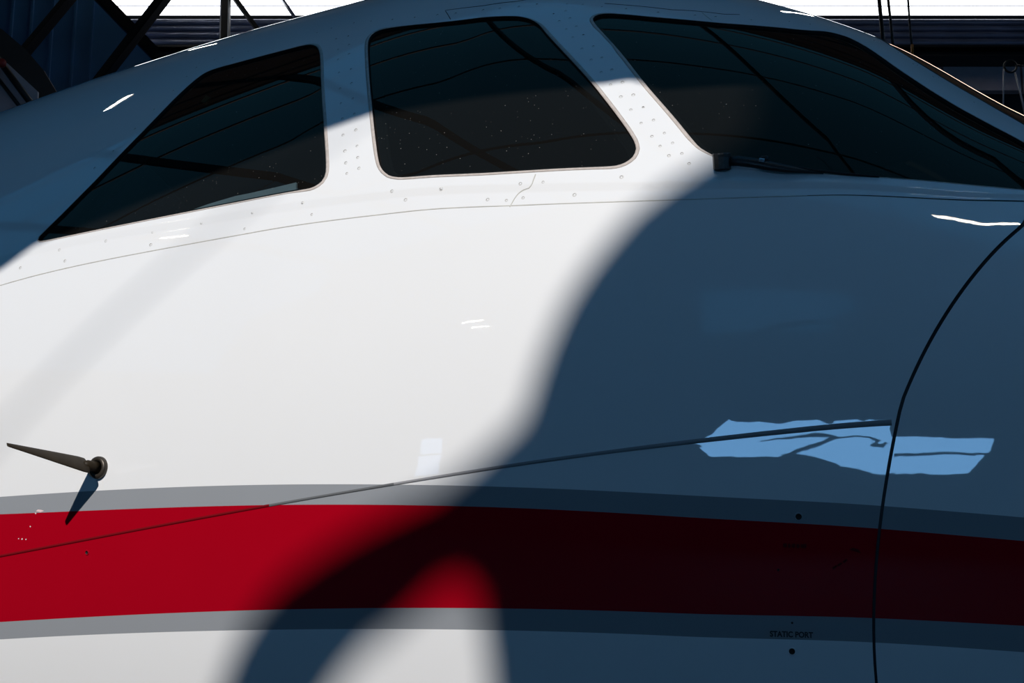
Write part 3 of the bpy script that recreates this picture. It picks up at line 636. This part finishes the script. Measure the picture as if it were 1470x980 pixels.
# glossy horizontal cladding rails below the window strip
rows = [(22.5, 31, 'M'), (31.5, 40, 'M'), (40.5, 50, 'M'), (50.5, 62, 'M'), (62.5, 71, 'M')]
for i, (y0, y1, _) in enumerate(rows):
    z1, z0 = at(735, y0, 17.6)[1], at(735, y1, 17.6)[1]; zc, r = (z0+z1)/2, (z1-z0)/2
    V, Fc = tube([H(-20+5*k, 17.72, zc) for k in range(9)], r, 16)
    o = obj('cladding_rail', V, Fc, M_DUCT); tag(o, ['top glossy blue rail touching the bright window strip', 'second glossy blue rail from the window strip', 'middle glossy blue rail under the window strip', 'fourth glossy blue rail, wider than its neighbours', 'lowest glossy blue rail above the black girder'][i], 'rail', 'glossy horizontal rails under the window strip')
z1, z0 = at(735, 71, 17.5)[1], at(735, 87, 17.5)[1]
gd = obj('black_girder', *merge(hbox(-20, 20, 17.35, 17.70, z0, z0+.03), hbox(-20, 20, 17.5, 17.56, z0+.03, z1-.03), hbox(-20, 20, 17.35, 17.70, z1-.03, z1)), M_STEEL, None, False)
tag(gd, 'long black girder running along the back wall below the rails', 'beam')
z1, z0 = at(1400, 88, 17.8)[1], at(1400, 133, 17.8)[1]
a0 = at(1335, 100, 17.8)[0]
for k in range(3):
    w = 1.02 if k else .72
    x0 = a0-.6+(0 if k == 0 else .75+(k-1)*1.05)
    o = obj('wall_panel', *hbox(x0, x0+w, 17.72, 17.85, z0, z1), M_MAUVE, None, False)
    tag(o, ['mauve grey wall panel beside the sloping windshield edge', 'mauve grey wall panel behind the coiled wire', 'mauve grey wall panel at far right of the row'][k], 'panel', 'mauve grey panels under the black girder')
# hanging cables
def cable(name, P, r, label, m=M_STEEL):
    o = obj(name, *tube(P, r, 8), m); tag(o, label, 'cable', 'cables hanging before the window strip'); return o
cable('hanging_cable', [at3(1257, -70, 13), at3(1262, 0, 13), at3(1266, 40, 13), at3(1269, 75, 13)], .020, 'thickest of the dark cables hanging before the window strip')
cable('hanging_cable', [at3(1270, -70, 13.2), at3(1275, 0, 13.2), at3(1279, 35, 13.2), at3(1283, 75, 13.2)], .014, 'middle dark cable close beside the thickest one')
o = cable('hanging_cable', [at3(1300, -70, 12.5), at3(1303.5, 0, 12.5), at3(1306, 35, 12.5), at3(1309.5, 70, 12.5)], .0105, 'thin dark cable with an orange tag at its end')
obj('orange_tag', *tube([at3(1309.4, 64, 12.5), at3(1310, 90, 12.5)], .014, 8), M_ORANGE, o)
# coil of wire on a peg
cc = at3(1450.5, 95.5, 16); R = 9.2/FPX*16.4
ringp = [cc+RT*R*math.cos(t)+Z*R*math.sin(t) for t in np.linspace(0, 2*math.pi, 33)]
co = obj('wire_coil', *tube(ringp, .014, 8, cap=False), M_STEEL); tag(co, 'small coil of dark wire hung in front of the mauve panels', 'wire')
obj('wire_strand', *tube([at3(1441, 99, 16), at3(1440.5, 120, 16), at3(1440, 160, 16)], .010, 6), M_PALE, co)
obj('wire_strand', *tube([at3(1457, 104, 16), at3(1464, 130, 16), at3(1474, 175, 16)], .012, 6), M_PALE, co)
obj('wire_strand', *tube([at3(1459, 93, 16), at3(1468, 94.5, 16), at3(1490, 90, 16)], .008, 6), M_STEEL, co)

# ceiling lamps
def lamp(P, Q, r, label, m=M_LAMP):
    P, Q = np.array(P), np.array(Q); o = bpy.data.objects.new('tube_lamp', None); C.objects.link(o); o.location = (P+Q)/2
    tag(o, label, 'lamp', 'tube lamps under the roof'); c = (P+Q)/2
    obj('lamp_tube', *tube([P-c, Q-c], r, 10), m, o)
    obj('lamp_housing', *tube([P-c+Z*r*2.2, Q-c+Z*r*2.2], r*1.3, 8), M_LAMPB, o)
    ztop = 11.98
    if ztop: obj('lamp_rod', *tube([Z*r*2, Z*(ztop-c[2])], .012, 6), M_STEEL, o)
lamp(H(1.94, -.59, 9.3), H(3.10, .47, 9.3), .028, 'tube lamp above the radome')
lamp(H(.642, -.429, 9.3), H(1.14, -.284, 9.3), .015, 'short tube lamp above the windshield')
lamp(H(-5.84, 7.70, 9.3), H(-5.22, 8.285, 9.3), .026, 'tube lamp high behind the cabin')
lamp(H(-9.63, 2.256, 9.3), H(-9.37, 1.93, 9.3), .022, 'short tube lamp far left of the nose')
lamp(H(-11.99, -6.31, 9.25), H(-11.47, -6.55, 9.35), .022, 'tube lamp on the front wall, higher of a pair')
lamp(H(-12.19, -6.85, 9.25), H(-11.6, -6.9, 9.2), .022, 'tube lamp on the front wall, lower of a pair')
lamp(H(3.44, 11.68, 11.0), H(4.25, 15.3, 11.0), .03, 'added long tube lamp in front of the bright window strip')  # added to brighten the back of the hangar, aimed to streak the crown
lamp(H(-4.9, 16.2, 11.0), H(-4.5, 14.6, 11.0), .03, 'added tube lamp near the crossing braces')  # also added for brightness at the back, with a streak at left
print('tris', len(TRI), 'objs', len(bpy.data.objects))
